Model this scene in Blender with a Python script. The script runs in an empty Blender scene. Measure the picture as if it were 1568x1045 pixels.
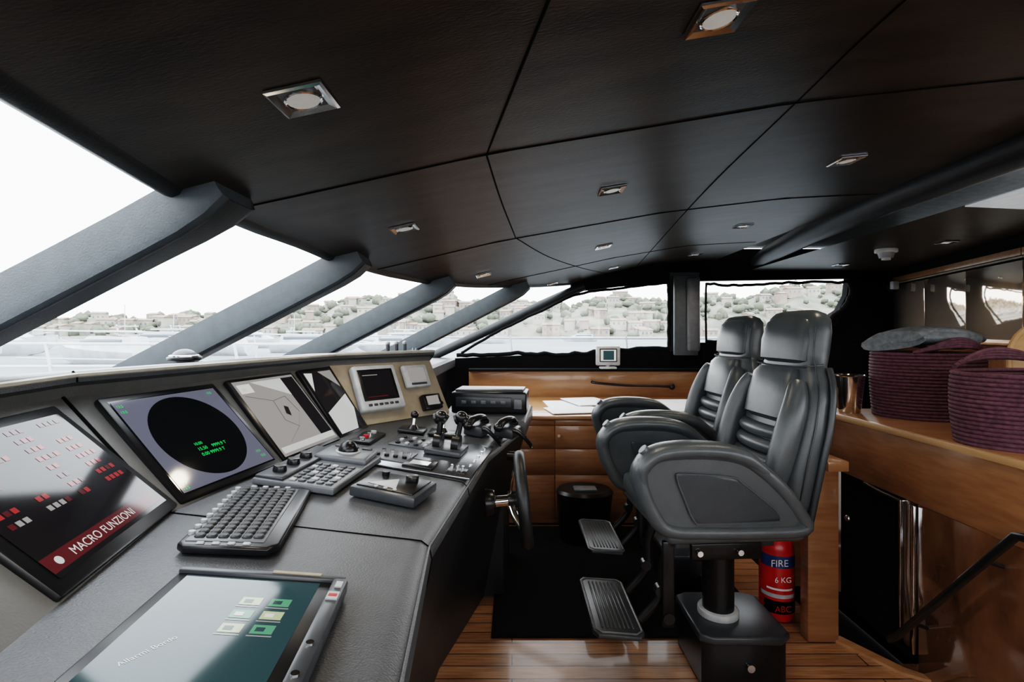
import bpy, bmesh, math, random
import numpy as np
from mathutils import Vector, Matrix
random.seed(7)
V=Vector
# ------------------------------------------------------------------ materials
def mat(name,col,rough=.5,metal=0,var=.12,scale=20,bump=0,bscale=None,stretch=(1,1,1),col2=None,coat=0,emit=None,es=0,spec=.5):
    m=bpy.data.materials.new(name); m.use_nodes=True
    nt=m.node_tree; N=nt.nodes; L=nt.links; b=N['Principled BSDF']
    tc=N.new('ShaderNodeTexCoord'); mp=N.new('ShaderNodeMapping'); mp.inputs['Scale'].default_value=stretch
    L.new(tc.outputs['Object'],mp.inputs['Vector'])
    no=N.new('ShaderNodeTexNoise'); no.inputs['Scale'].default_value=scale; no.inputs['Detail'].default_value=5
    L.new(mp.outputs[0],no.inputs['Vector'])
    cr=N.new('ShaderNodeValToRGB')
    c2=col2 if col2 else tuple(c*(1+var) for c in col)
    c1=tuple(c*(1-var) for c in col) if not col2 else col
    cr.color_ramp.elements[0].position=.35; cr.color_ramp.elements[1].position=.65
    cr.color_ramp.elements[0].color=(*c1,1); cr.color_ramp.elements[1].color=(*c2,1)
    L.new(no.outputs['Fac'],cr.inputs[0]); L.new(cr.outputs[0],b.inputs['Base Color'])
    b.inputs['Roughness'].default_value=rough; b.inputs['Metallic'].default_value=metal
    b.inputs['Coat Weight'].default_value=coat; b.inputs['Coat Roughness'].default_value=.06
    b.inputs['Specular IOR Level'].default_value=spec
    if emit: 
        b.inputs['Emission Color'].default_value=(*emit,1); b.inputs['Emission Strength'].default_value=es
    if bump:
        n2=N.new('ShaderNodeTexNoise'); n2.inputs['Scale'].default_value=bscale or 200; n2.inputs['Detail'].default_value=3
        L.new(mp.outputs[0],n2.inputs['Vector'])
        bp=N.new('ShaderNodeBump'); bp.inputs['Strength'].default_value=bump; bp.inputs['Distance'].default_value=.003
        L.new(n2.outputs['Fac'],bp.inputs['Height']); L.new(bp.outputs[0],b.inputs['Normal'])
    return m
def planks(name,c1,c2,mortar,rough):
    m=mat(name,c1,rough,col2=c2,scale=6,stretch=(1,14,1),coat=.2); nt=m.node_tree;N=nt.nodes;L=nt.links
    b=N['Principled BSDF']; ramp=[n for n in N if n.type=='VALTORGB'][0]
    tc=[n for n in N if n.type=='TEX_COORD'][0]
    br=N.new('ShaderNodeTexBrick'); br.inputs['Scale'].default_value=1; br.inputs['Mortar Size'].default_value=.003
    br.inputs['Brick Width'].default_value=1.6; br.inputs['Row Height'].default_value=.085
    br.inputs['Color1'].default_value=(1,1,1,1); br.inputs['Color2'].default_value=(.6,.55,.5,1); br.inputs['Mortar'].default_value=(*mortar,1)
    L.new(tc.outputs['Object'],br.inputs['Vector'])
    mx=N.new('ShaderNodeMix'); mx.data_type='RGBA'; mx.blend_type='MULTIPLY'; mx.inputs[0].default_value=1
    L.new(ramp.outputs[0],mx.inputs[6]); L.new(br.outputs[0],mx.inputs[7]); L.new(mx.outputs[2],b.inputs['Base Color'])
    return m
M_ceil=mat('ceiling_veneer',(.022,.0155,.0105),.38,col2=(.048,.034,.023),scale=3,stretch=(1.2,4,1),bump=.2,bscale=60,spec=.38)
M_seam=mat('seam_black',(.002,.002,.002),.8,spec=.1)
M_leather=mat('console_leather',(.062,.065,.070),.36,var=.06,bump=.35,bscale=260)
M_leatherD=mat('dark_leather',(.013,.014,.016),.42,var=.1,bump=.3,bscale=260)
M_mull=mat('mullion_leather',(.082,.095,.104),.48,var=.08,bump=.3,bscale=200)
M_mullD=mat('mullion_dark',(.018,.020,.022),.45,var=.08,bump=.3,bscale=200)  # dark tone; on the mullions it paints their shaded side
M_chair=mat('chair_leather',(.072,.082,.089),.28,var=.05,bump=.25,bscale=300)
M_chairD=mat('chair_leather_dark',(.040,.047,.053),.32,var=.05,bump=.25,bscale=300)
M_black=mat('black_plastic',(.008,.008,.009),.30)
M_blackm=mat('black_fabric_and_dark_fill',(.005,.005,.006),.9,spec=.15)
M_key=mat('key_plastic',(.018,.020,.023),.45)
M_grey=mat('grey_plastic',(.12,.128,.14),.38)
M_greyD=mat('darkgrey_plastic',(.040,.044,.050),.33)
M_lgrey=mat('light_grey_plastic',(.40,.41,.42),.4)
M_white=mat('white_plastic',(.75,.75,.74),.4)
M_paper=mat('paper',(.80,.83,.88),.7,var=.05)
M_chrome=mat('chrome',(.75,.75,.76),.12,1)
M_steel=mat('brushed_steel',(.34,.35,.37),.28,1,scale=8,stretch=(1,30,1))
M_rail=mat('rail_dark_steel',(.10,.10,.105),.25,.9)
M_frame=mat('console_panel',(.115,.113,.108),.42,var=.05,bump=.2,bscale=200)
M_tan=mat('tan_leather',(.30,.25,.185),.5,var=.08)
M_trimg=mat('trim_light',(.40,.36,.30),.35)
M_wood=mat('cherry_wood',(.235,.112,.050),.32,col2=(.31,.158,.074),scale=5,stretch=(1,1.5,8),coat=.3)
M_woodH=mat('cherry_wood_horizontal',(.32,.165,.078),.30,col2=(.41,.222,.108),scale=4,stretch=(1,8,6),coat=.35)
M_woodD=mat('gloss_walnut',(.110,.052,.025),.10,col2=(.19,.095,.046),scale=3.5,stretch=(2,2,1),coat=1)
M_woodU=mat('gloss_locker_front',(.66,.53,.42),.06,.75,col2=(.72,.60,.49),scale=2,stretch=(1,1,6),coat=1)
M_floor=planks('floor_planks',(.31,.155,.075),(.48,.27,.14),(.05,.03,.02),.32)
M_scr=mat('screen_glass',(.005,.006,.007),.05,coat=.5)
M_red=mat('extinguisher_red',(.45,.012,.01),.3)
M_blue=mat('label_blue',(.02,.05,.16),.4)
M_bag=mat('plum_rope',(.105,.044,.066),.75,var=.3,scale=60,bump=.5,bscale=120)
M_blanket=mat('grey_blanket',(.22,.24,.26),.9,var=.2,scale=40,bump=.8,bscale=80)
M_beech=mat('pale_wood',(.42,.25,.12),.4,col2=(.5,.31,.16),scale=4,stretch=(1,1,8))
M_yellow=mat('yellow_plastic',(.6,.45,.03),.4)
def scr(name,c,s=1): return mat(name,tuple(x*.3 for x in c),.08,emit=c,es=s,var=.02)
E_radarbg=scr('radar_bg',(.085,.088,.115),.9); E_green=scr('radar_green',(.02,.55,.10),.9)
E_chartrefl=scr('chart_and_reflection_grey',(.22,.21,.205),.8); E_chartrefl2=scr('chart_and_reflection_pale',(.42,.43,.42),.8); E_dark=scr('screen_dark',(.010,.009,.010),1)  # the greys serve screen content and painted window reflections
E_red=scr('screen_red',(.24,.03,.03),.8); E_maroon=scr('screen_maroon',(.07,.015,.018),.8); E_white=scr('screen_white',(.5,.5,.48),.8)
E_teal=scr('tablet_teal',(.022,.042,.046),1); E_gold=scr('icon_yellow',(.33,.36,.22),.8); E_igreen=scr('icon_green',(.08,.22,.13),.8)
M_lens=mat('lamp_lens',(.35,.35,.34),.3,emit=(.95,.9,.82),es=.15)
M_skyl=mat('hatch_glass',(.5,.52,.55),.3,emit=(.8,.85,.9),es=.22)  # glow added to the pane itself, no lamp behind it
def glassmat():
    m=bpy.data.materials.new('window_glass'); m.use_nodes=True; nt=m.node_tree; N=nt.nodes; N.clear()
    o=N.new('ShaderNodeOutputMaterial'); t=N.new('ShaderNodeBsdfTransparent'); t.inputs[0].default_value=(.97,.98,.98,1)
    g=N.new('ShaderNodeBsdfGlossy'); g.inputs['Roughness'].default_value=.02
    x=N.new('ShaderNodeMixShader'); x.inputs[0].default_value=.04
    nt.links.new(t.outputs[0],x.inputs[1]); nt.links.new(g.outputs[0],x.inputs[2]); nt.links.new(x.outputs[0],o.inputs[0])
    return m
M_glass=glassmat()
# ------------------------------------------------------------------ builder
def fr(o,x,y):
    x=V(x).normalized(); z=x.cross(V(y)).normalized(); y=z.cross(x)
    M=Matrix.Identity(4)
    for i,c in enumerate((x,y,z)):
        for j in range(3): M[j][i]=c[j]
    M.translation=V(o); return M
def T(x,y,z): return Matrix.Translation((x,y,z))
def R(a,ax): return Matrix.Rotation(math.radians(a),4,ax)
def cat(pts,n=6,closed=False):
    P=[V(p) for p in pts]; out=[]; m=len(P)
    rng=range(m if closed else m-1)
    for i in rng:
        if closed: a,b,c,d=P[(i-1)%m],P[i],P[(i+1)%m],P[(i+2)%m]
        else: a,b,c,d=P[max(i-1,0)],P[i],P[i+1],P[min(i+2,m-1)]
        for k in range(n):
            t=k/n
            out.append(.5*((2*b)+(c-a)*t+(2*a-5*b+4*c-d)*t*t+(3*b-a-3*c+d)*t**3))
    if not closed: out.append(P[-1])
    return out
class B:
    def __init__(s,name,base=None): s.name=name; s.bm=bmesh.new(); s.mats=[]; s.base=base
    def merge(s,t,m,M=None,rec=True):
        if rec: bmesh.ops.recalc_face_normals(t,faces=t.faces)
        if M is not None: bmesh.ops.transform(t,matrix=M,verts=t.verts)
        if s.base is not None: bmesh.ops.transform(t,matrix=s.base,verts=t.verts)
        if m not in s.mats: s.mats.append(m)
        i=s.mats.index(m)
        for f in t.faces: f.material_index=i
        me=bpy.data.meshes.new('tmp'); t.to_mesh(me); s.bm.from_mesh(me); bpy.data.meshes.remove(me); t.free()
    def box(s,c,size,m,bev=0,M=None,seg=2):
        t=bmesh.new(); bmesh.ops.create_cube(t,size=1)
        bmesh.ops.transform(t,matrix=T(*c)@Matrix.Diagonal((*size,1)),verts=t.verts)
        if bev: bmesh.ops.bevel(t,geom=t.edges[:],offset=min(bev,min(size)*.49),segments=seg,affect='EDGES',profile=.5)
        s.merge(t,m,M)
    def cyl(s,a,b,r,m,r2=None,n=20,M=None,bev=0):
        a=V(a);b=V(b);d=b-a; t=bmesh.new()
        bmesh.ops.create_cone(t,cap_ends=True,segments=n,radius1=r,radius2=r if r2 is None else r2,depth=d.length)
        if bev:
            es=[e for e in t.edges if any(len(f.verts)>4 for f in e.link_faces)]
            bmesh.ops.bevel(t,geom=es,offset=bev,segments=2,affect='EDGES',profile=.5)
        q=V((0,0,1)).rotation_difference(d.normalized()).to_matrix().to_4x4()
        bmesh.ops.transform(t,matrix=Matrix.Translation((a+b)/2)@q,verts=t.verts)
        s.merge(t,m,M)
    def sph(s,c,r,m,M=None,sc=(1,1,1)):
        t=bmesh.new(); bmesh.ops.create_uvsphere(t,u_segments=20,v_segments=12,radius=r)
        bmesh.ops.transform(t,matrix=T(*c)@Matrix.Diagonal((*sc,1)),verts=t.verts); s.merge(t,m,M)
    def poly(s,pts,m,M=None):
        t=bmesh.new(); t.faces.new([t.verts.new(p) for p in pts]); s.merge(t,m,M,rec=False)
    def rect(s,x0,y0,x1,y1,z,m,M=None): s.poly([(x0,y0,z),(x1,y0,z),(x1,y1,z),(x0,y1,z)],m,M)
    def prism(s,pts2,z0,z1,m,M=None,bev=0):
        t=bmesh.new(); a=[t.verts.new((p[0],p[1],z0)) for p in pts2]; b=[t.verts.new((p[0],p[1],z1)) for p in pts2]
        n=len(a); f1=t.faces.new(a[::-1]); f2=t.faces.new(b)
        for i in range(n): t.faces.new([a[i],a[(i+1)%n],b[(i+1)%n],b[i]])
        if bev: bmesh.ops.bevel(t,geom=list(set(f1.edges[:]+f2.edges[:])),offset=bev,segments=3,affect='EDGES',profile=.5)
        s.merge(t,m,M)
    def rings(s,rs,m,M=None,cap=True,closed=False,loop=True):
        t=bmesh.new(); vr=[[t.verts.new(p) for p in r] for r in rs]; n=len(vr[0]); k=len(vr)
        for i in range(k if closed else k-1):
            a=vr[i];b=vr[(i+1)%k]
            for j in range(n if loop else n-1): t.faces.new([a[j],a[(j+1)%n],b[(j+1)%n],b[j]])
        if cap and not closed and loop: t.faces.new(vr[0][::-1]); t.faces.new(vr[-1])
        s.merge(t,m,M,rec=loop)
    def sweep(s,path,rw,rh,m,bi=None,M=None,n=12,closed=False,ex=2,cap=True,smooth=6,taper=None):
        P=cat(path,smooth,closed) if smooth else [V(p) for p in path]; k=len(P); rs=[]
        prev=None
        for i,p in enumerate(P):
            tg=(P[(i+1)%k]-P[(i-1)%k]) if closed else (P[min(i+1,k-1)]-P[max(i-1,0)])
            if tg.length<1e-9: tg=V((0,0,1))
            tg.normalize()
            if bi is not None: b=V(bi)
            elif prev is not None: b=prev
            else: b=V((0,0,1)) if abs(tg.z)<.9 else V((1,0,0))
            b=(b-tg*b.dot(tg)).normalized(); prev=b; c=tg.cross(b)
            sc=taper(i/(k-1)) if taper else 1
            ring=[]
            for j in range(n):
                a=2*math.pi*j/n; ca,sa=math.cos(a),math.sin(a)
                x=math.copysign(abs(ca)**(2/ex),ca)*rw*sc; y=math.copysign(abs(sa)**(2/ex),sa)*rh*sc
                ring.append(p+b*x+c*y)
            rs.append(ring)
        s.rings(rs,m,M,cap=cap,closed=closed)
    def text(s,txt,size,m,M):
        cu=bpy.data.curves.new('t','FONT'); cu.body=txt; cu.size=size; ob=bpy.data.objects.new('t',cu)
        bpy.context.scene.collection.objects.link(ob); dg=bpy.context.evaluated_depsgraph_get()
        me=bpy.data.meshes.new_from_object(ob.evaluated_get(dg)); t=bmesh.new(); t.from_mesh(me)
        bpy.data.objects.remove(ob); bpy.data.curves.remove(cu); bpy.data.meshes.remove(me); s.merge(t,m,M,rec=False)
    def done(s,ang=38):
        for f in s.bm.faces: f.smooth=True
        for e in s.bm.edges:
            if len(e.link_faces)==2 and e.calc_face_angle(0)>math.radians(ang): e.smooth=False
        me=bpy.data.meshes.new(s.name); s.bm.to_mesh(me); s.bm.free()
        for m in s.mats: me.materials.append(m)
        o=bpy.data.objects.new(s.name,me); bpy.context.scene.collection.objects.link(o); return o
# ------------------------------------------------------------------ ceiling shape
def hx(X): return float(np.interp(X,[-1,-.62,-.07,.82,1.5,2.0],[.32,.40,.52,.665,.735,.76]))
def zc(X,Y):
    w=min(max(1.1-.65*X,.2),1.6)
    return 1.5+hx(X)-.035*max(0,Y-2)**1.5*w
TY=[-1.8,0,.76,1.3,1.755,2.365,2.9,3.4,3.9,4.4,5.2]; TX=[-.45,-.68,-.765,-.855,-.865,-.842,-.73,-.56,-.31,.0,.6]
def topx(Y): return float(np.interp(Y,TY,TX))
b=B('ceiling')
Ys=list(np.linspace(-1.8,5.19,48))
rows=[]
for Y in Ys:
    x0=topx(Y); rows.append([(x0+(2.05-x0)*t, Y, zc(x0+(2.05-x0)*t,Y)) for t in np.linspace(0,1,26)])
b.rings(rows,M_ceil,loop=False)
b.rings([[(p[0],p[1],p[2]+.09) for p in (r[0],r[12],r[-1])] for r in rows],M_white,loop=False)
b.sweep([(topx(y)-.005,y,zc(topx(y),y)+.02) for y in Ys],.035,.035,M_mullD,smooth=0,n=10)
b.poly([(2.1,-1.8,2.17),(4.3,-1.8,2.17),(4.3,5.19,2.12),(2.4,5.19,2.12)],M_ceil)
b.poly([(2.0,-1.8,2.36),(4.3,-1.8,2.36),(4.3,5.3,2.36),(2.0,5.3,2.36)],M_white)
def seam(pts):
    P=cat([(x,y,0) for x,y in pts],8)
    b.sweep([(p.x,p.y,zc(p.x,p.y)+.001) for p in P],.0045,.0035,M_seam,smooth=0,n=6,bi=(0,0,1))
seam([(.70,-1.7),(.74,0),(.78,1.03),(.825,1.5),(.96,2.80),(1.25,5.15)])
seam([(.5,-1.7),(.22,0.1),(.06,.835),(-.075,1.5)]); seam([(-.075,1.5),(-.04,2.1),(.02,2.78)]); seam([(.02,2.78),(.25,3.5),(.62,4.4),(.95,5.15)])
for y0,y1 in ((.1,.1),(1.5,1.48),(2.78,2.8),(4.05,4.2)):
    seam([(topx(y0)+.01,y0),(.3,(y0+y1)/2),(1.2,y1),(2.0,y1)])
b.done(60)
b=B('ceiling_beam')
prof=[(0,.10),(-.015,.05),(.005,.01),(.05,-.015),(.11,-.018),(.17,.0),(.205,.035),(.21,.10)]
b.rings([[(bx+p[0],y,2.19+p[1]-dz) for p in prof] for bx,y,dz in ((1.93,-1.8,0),(1.97,1.9,.0),(2.03,2.9,.0),(2.12,3.8,.015),(2.26,4.6,.03),(2.42,5.18,.05))],M_leatherD)
b.done(50)
# ------------------------------------------------------------------ downlights
spots=[(-.40,.98),(.39,.965),(-.45,2.14),(.42,2.15),(1.41,2.16),(-.20,3.6),(.63,3.52),(1.58,3.5),(.38,4.8),(.95,4.75),(1.68,4.7),(1.2,.96)]
aft=[(3.05,4.75),(3.05,3.6),(2.33,1.85)]
for i,(x,y) in enumerate(spots+aft):
    if i<len(spots):
        z=zc(x,y)-.002; e=.05; ax=V((2*e,0,zc(x+e,y)-zc(x-e,y))); ay=V((0,2*e,zc(x,y+e)-zc(x,y-e)))
    else: z=2.17-.05*(y+1.8)/7.05-.002; ax=V((1,0,0)); ay=V((0,1,-.007))
    M=fr((x,y,z),ax,-ay)  # local z down
    b=B('ceiling_downlight',base=M); w=.054
    ring=lambda r,h:[(r,r,h),(-r,r,h),(-r,-r,h),(r,-r,h)]
    b.rings([ring(w,0),ring(w,.005),ring(w-.005,.008),ring(w-.018,.002)],M_chrome,cap=False)
    b.rect(-w+.016,-w+.016,w-.016,w-.016,.0022,M_grey)
    t=bmesh.new(); bmesh.ops.create_circle(t,cap_ends=True,segments=24,radius=.032); b.merge(t,M_lens,T(0,0,.0045),rec=False)
    b.sweep([(.033*math.cos(a),.033*math.sin(a),.004) for a in np.linspace(0,2*math.pi,20,endpoint=False)],.003,.003,M_chrome,closed=True,smooth=0,n=6)
    b.done(20)
    L=bpy.data.lights.new('downlight_lamp','SPOT'); L.energy=9; L.color=(1,.84,.64); L.spot_size=2.2; L.spot_blend=1; L.shadow_soft_size=.04
    o=bpy.data.objects.new('downlight_lamp',L); o.location=V((x,y,z-.03)); bpy.context.scene.collection.objects.link(o)
b=B('smoke_detector'); b.cyl((2.85,3.9,2.13),(2.85,3.9,2.10),.075,M_white,bev=.006); b.cyl((2.85,3.9,2.10),(2.85,3.9,2.06),.055,M_lgrey,r2=.045); b.cyl((2.85,3.9,2.06),(2.85,3.9,2.045),.03,M_white); b.done()
b=B('ceiling_hatch'); b.prism([(2.27,2.16),(3.1,2.2),(3.1,2.72),(2.30,2.60)],2.134,2.143,M_skyl); b.done()
# ------------------------------------------------------------------ windscreen
RX,RZ=-1.32,-.655
def base_pt(Y): x=topx(Y); return V((x+RX,Y,zc(x,Y)+RZ))
def top_pt(Y): x=topx(Y); return V((x,Y,zc(x,Y)+.03))
mull=[-.75,.27,1.36,2.44,3.47,4.42]
for Y in mull:
    t0=top_pt(Y)+V((.09,0,.045)); b0=base_pt(Y)+V((-.12,0,-.06)); d=(b0-t0).normalized(); nrm=V((0,1,0)).cross(d).normalized()
    if nrm.z>0: nrm=-nrm
    b=B('windscreen_mullion'); w=.06; dp=.122 if Y<2 else .135
    st=[(0,1.45),(.04,1.32),(.09,1.17),(.16,1.05),(.26,1),(1.0,1)]
    full=(b0-t0)
    rs=[]
    for s_,k in st:
        c=t0+full*s_; dd=dp*(.80 if s_==0 else (.95 if s_<.05 else 1))
        rs.append([c+V((0,a*k,0))+nrm*(dd*h) for a,h in ((-w,0),(-w,.75),(-w*.88,.93),(-w*.6,1),(w*.6,1),(w*.88,.93),(w,.75),(w,0))])
    b.rings(rs,M_mull)
    rs=[]
    for s_,k in st:
        c=t0+full*s_; dd=dp*(.80 if s_==0 else (.95 if s_<.05 else 1))
        rs.append([c+V((0,a*k,0))+nrm*(dd*h) for a,h in ((-w*.62,1.0),(-w*.6,1.03),(w*.62,1.03),(w*.92,.96),(w*1.04,.75),(w*1.04,.3),(w*.98,.3),(w*.98,.7),(w*.6,.99))])
    b.rings(rs,M_mullD)  # dark cover paints shade onto the inner and far faces
    b.done(40)
edges=[-1.8]+mull+[5.2]
for i in range(len(edges)-1):
    b=B('window_%d'%(i+1)); ys=np.linspace(edges[i],edges[i+1],5)
    b.rings([[top_pt(y),base_pt(y)] for y in ys],M_glass,loop=False); b.done()
# ------------------------------------------------------------------ side wall (far)
WY=5.2
b=B('wall_side')
MX=fr((0,WY+.08,0),(1,0,0),(0,0,1))
def wp(pts,m,t=.08): b.prism(pts,0,t,m,MX)
wp([(-.95,0),(3.95,0),(3.95,1.4),(1.9,1.387),(1.579,1.321),(-.60,1.225),(-.95,1.15)],M_blackm)
wp([(1.6,1.3),(1.90,1.3),(1.90,2.1),(1.6,2.1)],M_mullD,.09)
wp([(.60,1.90),(1.1,1.96),(1.61,2.0),(1.9,2.015),(3.42,2.04),(3.95,2.04),(3.95,2.34),(.60,2.34)],M_blackm)
wp([(3.42,2.05),(3.40,1.87),(3.32,1.72),(3.2,1.64),(3.0,1.4),(3.95,1.38),(3.95,2.05)],M_blackm)
b.done()
b=B('trim_window_post'); b.box((1.80,5.08,1.67),(.13,.06,.74),M_grey,.03,seg=3); b.box((1.74,5.13,1.66),(.24,.05,.80),M_mull,.01); b.done()
b=B('trim_window_pillar')
b.sweep([(.72,5.12,1.955),(.3,5.12,1.77),(-.2,5.12,1.53),(-.8,5.12,1.25)],.045,.035,M_mullD,smooth=3)
b.done()
b=B('window_shade')
def wav(p,r=.018,amp=.01):
    P=cat(p,8); b.sweep([q+V((random.uniform(-1,1)*amp*.5,0,random.uniform(-1,1)*amp)) for q in P],r,r*1.4,M_blackm,smooth=2,n=8)
y=5.06
wav([(-.5,y,1.29),(-.1,y,1.52),(.3,y,1.71),(.66,y,1.87),(1.1,y,1.93),(1.56,y,1.985)],.013,.004)
wav([(1.55,y,1.98),(1.555,y,1.7),(1.55,y,1.36)],.018)
wav([(-.55,y,1.26),(0,y,1.285),(.5,y,1.275),(1.0,y,1.31),(1.56,y,1.34)],.020,.010)
wav([(1.93,y,1.97),(2.3,y,1.955),(2.8,y,1.985),(3.32,y,1.99)],.014,.008)
wav([(3.33,y,2.01),(3.36,y,1.9),(3.30,y,1.76),(3.2,y,1.67),(3.05,y,1.55),(2.9,y,1.42)],.022)
wav([(1.92,y,1.40),(2.4,y,1.41),(2.9,y,1.42)],.022)
wav([(1.92,y,1.98),(1.915,y,1.7),(1.92,y,1.4)],.010,.003)
b.done(80)
b=B('window_8'); b.poly([(-.62,5.24,1.2),(1.62,5.24,1.3),(1.62,5.24,2.03),(.6,5.24,1.93)],M_glass); b.done()
b=B('window_9'); b.poly([(1.88,5.24,1.36),(3.45,5.24,1.36),(3.45,5.24,2.06),(1.88,5.24,2.03)],M_glass); b.done()
b=B('wall_near'); b.box((1.4,-1.85,.55),(4.9,.08,1.1),M_woodD); b.box((1.6,-1.85,2.2),(4.9,.08,.34),M_ceil)
for x in (.9,2.2,3.6): b.box((x,-1.85,1.6),(.14,.08,1.0),M_mullD)
b.done()
# ------------------------------------------------------------------ floor
b=B('floor')
F=[(-1.2,-1.8),(3.6,-1.8),(3.6,2.2),(1.80,2.2),(1.72,2.26),(1.58,2.49),(1.58,5.2),(-1.2,5.2)]
b.prism(F,-.05,0,M_floor); b.done()
b=B('floor_dark_slab'); b.prism([(-.10,2.50),(1.30,2.50),(1.30,3.92),(-.10,3.92)],0,.012,M_blackm,bev=.004); b.done()  # thin black slab over the planks, up to the desk
b=B('trim_stair_edge'); b.prism([(1.80,2.17),(1.70,2.23),(1.545,2.49),(1.60,2.50),(1.735,2.265),(1.81,2.2)],.0,.014,M_woodH); b.prism([(1.8,2.12),(3.3,2.12),(3.3,2.2),(1.8,2.2)],0,.012,M_seam); b.done()
b=B('stairs_down')
for i in range(5): b.box((2.32,2.45+.24*i,-.2-.19*i),(1.36,.24,.04),M_woodD,.004); b.box((2.32,2.33+.24*i,-.11-.19*i),(1.36,.02,.18),M_woodD)
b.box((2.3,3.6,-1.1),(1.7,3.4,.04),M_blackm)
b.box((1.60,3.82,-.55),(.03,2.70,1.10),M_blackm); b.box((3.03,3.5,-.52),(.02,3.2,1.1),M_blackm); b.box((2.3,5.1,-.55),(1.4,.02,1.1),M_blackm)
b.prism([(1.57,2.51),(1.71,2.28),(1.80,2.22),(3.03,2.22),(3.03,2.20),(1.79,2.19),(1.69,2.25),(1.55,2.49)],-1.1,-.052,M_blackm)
b.done()
b=B('wall_stairwell'); b.box((3.05,2.6,.5),(.02,.8,1.04),M_woodD); b.done()
# ------------------------------------------------------------------ aft lockers / walls
b=B('wall_aft')
aw=[(3.9,5.2),(3.32,3.3),(3.2,1.3)]
for i in range(2):
    a=V((*aw[i],0)); c=V((*aw[i+1],0)); L_=(c-a).length; M=fr(a,c-a,(0,0,1))
    b.box((L_/2,1.0,-.04),(L_,2.4,.06),M_blackm,0,M)
    b.box((L_/2,.7,0),(L_,1.4,.02),M_woodD,0,M)
    b.box((L_/2,2.02,.01),(L_,.05,.05),M_woodH,.004,M)
    b.box((L_/2,1.985,.02),(L_,.012,.01),M_trimg,0,M)
    n=max(2,round(L_/.62))
    for k in range(n):
        b.box((L_*(k+.5)/n,1.70,.012),(L_/n-.010,.53,.02),M_woodU,.002,M)
    b.box((L_/2,1.42,.02),(L_,.03,.05),M_woodH,.004,M)
b.done()
b=B('wall_lamp'); b.cyl((3.72,5.05,1.93),(3.72,5.0,1.93),.03,M_black); b.box((3.72,4.98,1.95),(.06,.05,.08),M_lgrey,.01); b.done()
b=B('stairwell_cabinet')
b.box((2.48,1.92,1.035),(1.40,2.12,.034),M_woodH,.006)
b.box((1.80,1.93,.88),(.035,2.10,.28),M_wood,.004)
b.box((1.80,1.50,.37),(.03,1.50,.74),M_woodD,.003)
b.box((1.775,1.93,1.035),(.012,2.1,.03),M_beech,.003)
b.box((2.5,2.99,.5),(1.36,.02,1.03),M_woodD)
b.done()
b=B('partition_panel')
b.box((1.50,2.50,.42),(.15,.07,.84),M_wood,.006); b.box((1.64,3.06,.52),(.22,.10,1.04),M_wood,.006)
b.box((1.60,3.06,1.055),(.30,.14,.03),M_woodH,.006); b.box((1.545,2.50,.86),(.10,.16,.05),M_woodH,.006)
b.done()
b=B('stair_doorway_1')
b.box((1.84,2.55,.37),(.03,.58,.73),M_blackm); b.sph((1.80,2.74,.50),.018,M_chrome)  # black panel stands in for the darkness of the stairwell opening
b.box((1.79,2.27,.40),(.04,.022,.66),M_chrome,.004); b.box((1.79,2.34,.40),(.04,.012,.66),M_chrome,.003); b.box((1.81,2.305,.40),(.02,.06,.66),M_woodD)
b.sweep([(1.79,2.36,.72),(1.79,2.5,.725),(1.79,2.60,.735)],.008,.008,M_chrome)
b.done()
b=B('stair_handrail')
b.sweep([(1.72,2.34,.09),(1.72,2.29,.135),(1.72,1.75,.80),(1.72,1.70,.81),(1.72,1.2,.79)],.009,.017,M_rail,bi=(1,0,0),smooth=0)
for y,z in ((2.2,.245),(1.86,.665),(1.5,.80)): b.cyl((1.72,y,z),(1.784,y,z-.02),.008,M_rail)
b.done()
# ------------------------------------------------------------------ baskets etc on ledge
def basket(name,cx,cy,rx,ry,h,seed):
    b=B(name,base=T(cx,cy,1.052)); rnd=random.Random(seed)
    nrow=int(h/.017)
    for i in range(nrow):
        z=.008+i*.017; sc=1+.05*math.sin(i/nrow*2.5)
        b.sweep([((rx*sc+rnd.uniform(-.001,.001))*math.cos(a),ry*sc*math.sin(a),z) for a in np.linspace(0,2*math.pi,32,endpoint=False)],.0095,.0095,M_bag,closed=True,smooth=0,n=8)
    b.cyl((0,0,0),(0,0,.015),rx*.98,M_bag,M=Matrix.Diagonal((1,ry/rx,1,1)),n=32)
    for sg in (-1,1):
        for j in range(4):
            z0=h+.012*j
            a0=math.radians(46-7*j)
            pts=[((rx*1.04)*math.sin(a),sg*ry*1.04*math.cos(a),z0+.035*math.cos(a/a0*math.pi/2)) for a in np.linspace(-a0,a0,12)]
            b.sweep(pts,.0095,.0095,M_bag,smooth=0,n=8)
    return b
b=basket('woven_basket',2.20,2.72,.245,.20,.34,1)
b.sweep([(-.2,-.02,.39),(-.1,.03,.42),(0,-.02,.415),(.1,.02,.42),(.2,0,.39)],.15,.04,M_blanket,bi=(0,1,0),ex=2.6,n=16)
b.sweep([(-.2,-.05,.42),(-.05,.0,.445),(.08,-.02,.44),(.19,0,.415)],.12,.03,M_blanket,bi=(0,1,0),ex=2.6,n=16)
b.done(60)
b=basket('woven_basket',2.13,2.02,.335,.215,.30,2); b.done(60)
b=B('round_tray'); M=T(2.50,2.38,1.335)@R(80,'X')
b.cyl((0,0,-.012),(0,0,.012),.20,M_beech,n=40,bev=.005,M=M); b.sweep([(.2*math.cos(a),.2*math.sin(a),.012) for a in np.linspace(0,2*math.pi,32,endpoint=False)],.01,.014,M_beech,closed=True,smooth=0,n=8,M=M)
b.box((2.50,2.40,1.095),(.16,.10,.09),M_beech,.01)
b.done()
b=B('ice_bucket',base=T(1.865,2.84,1.052))
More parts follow.
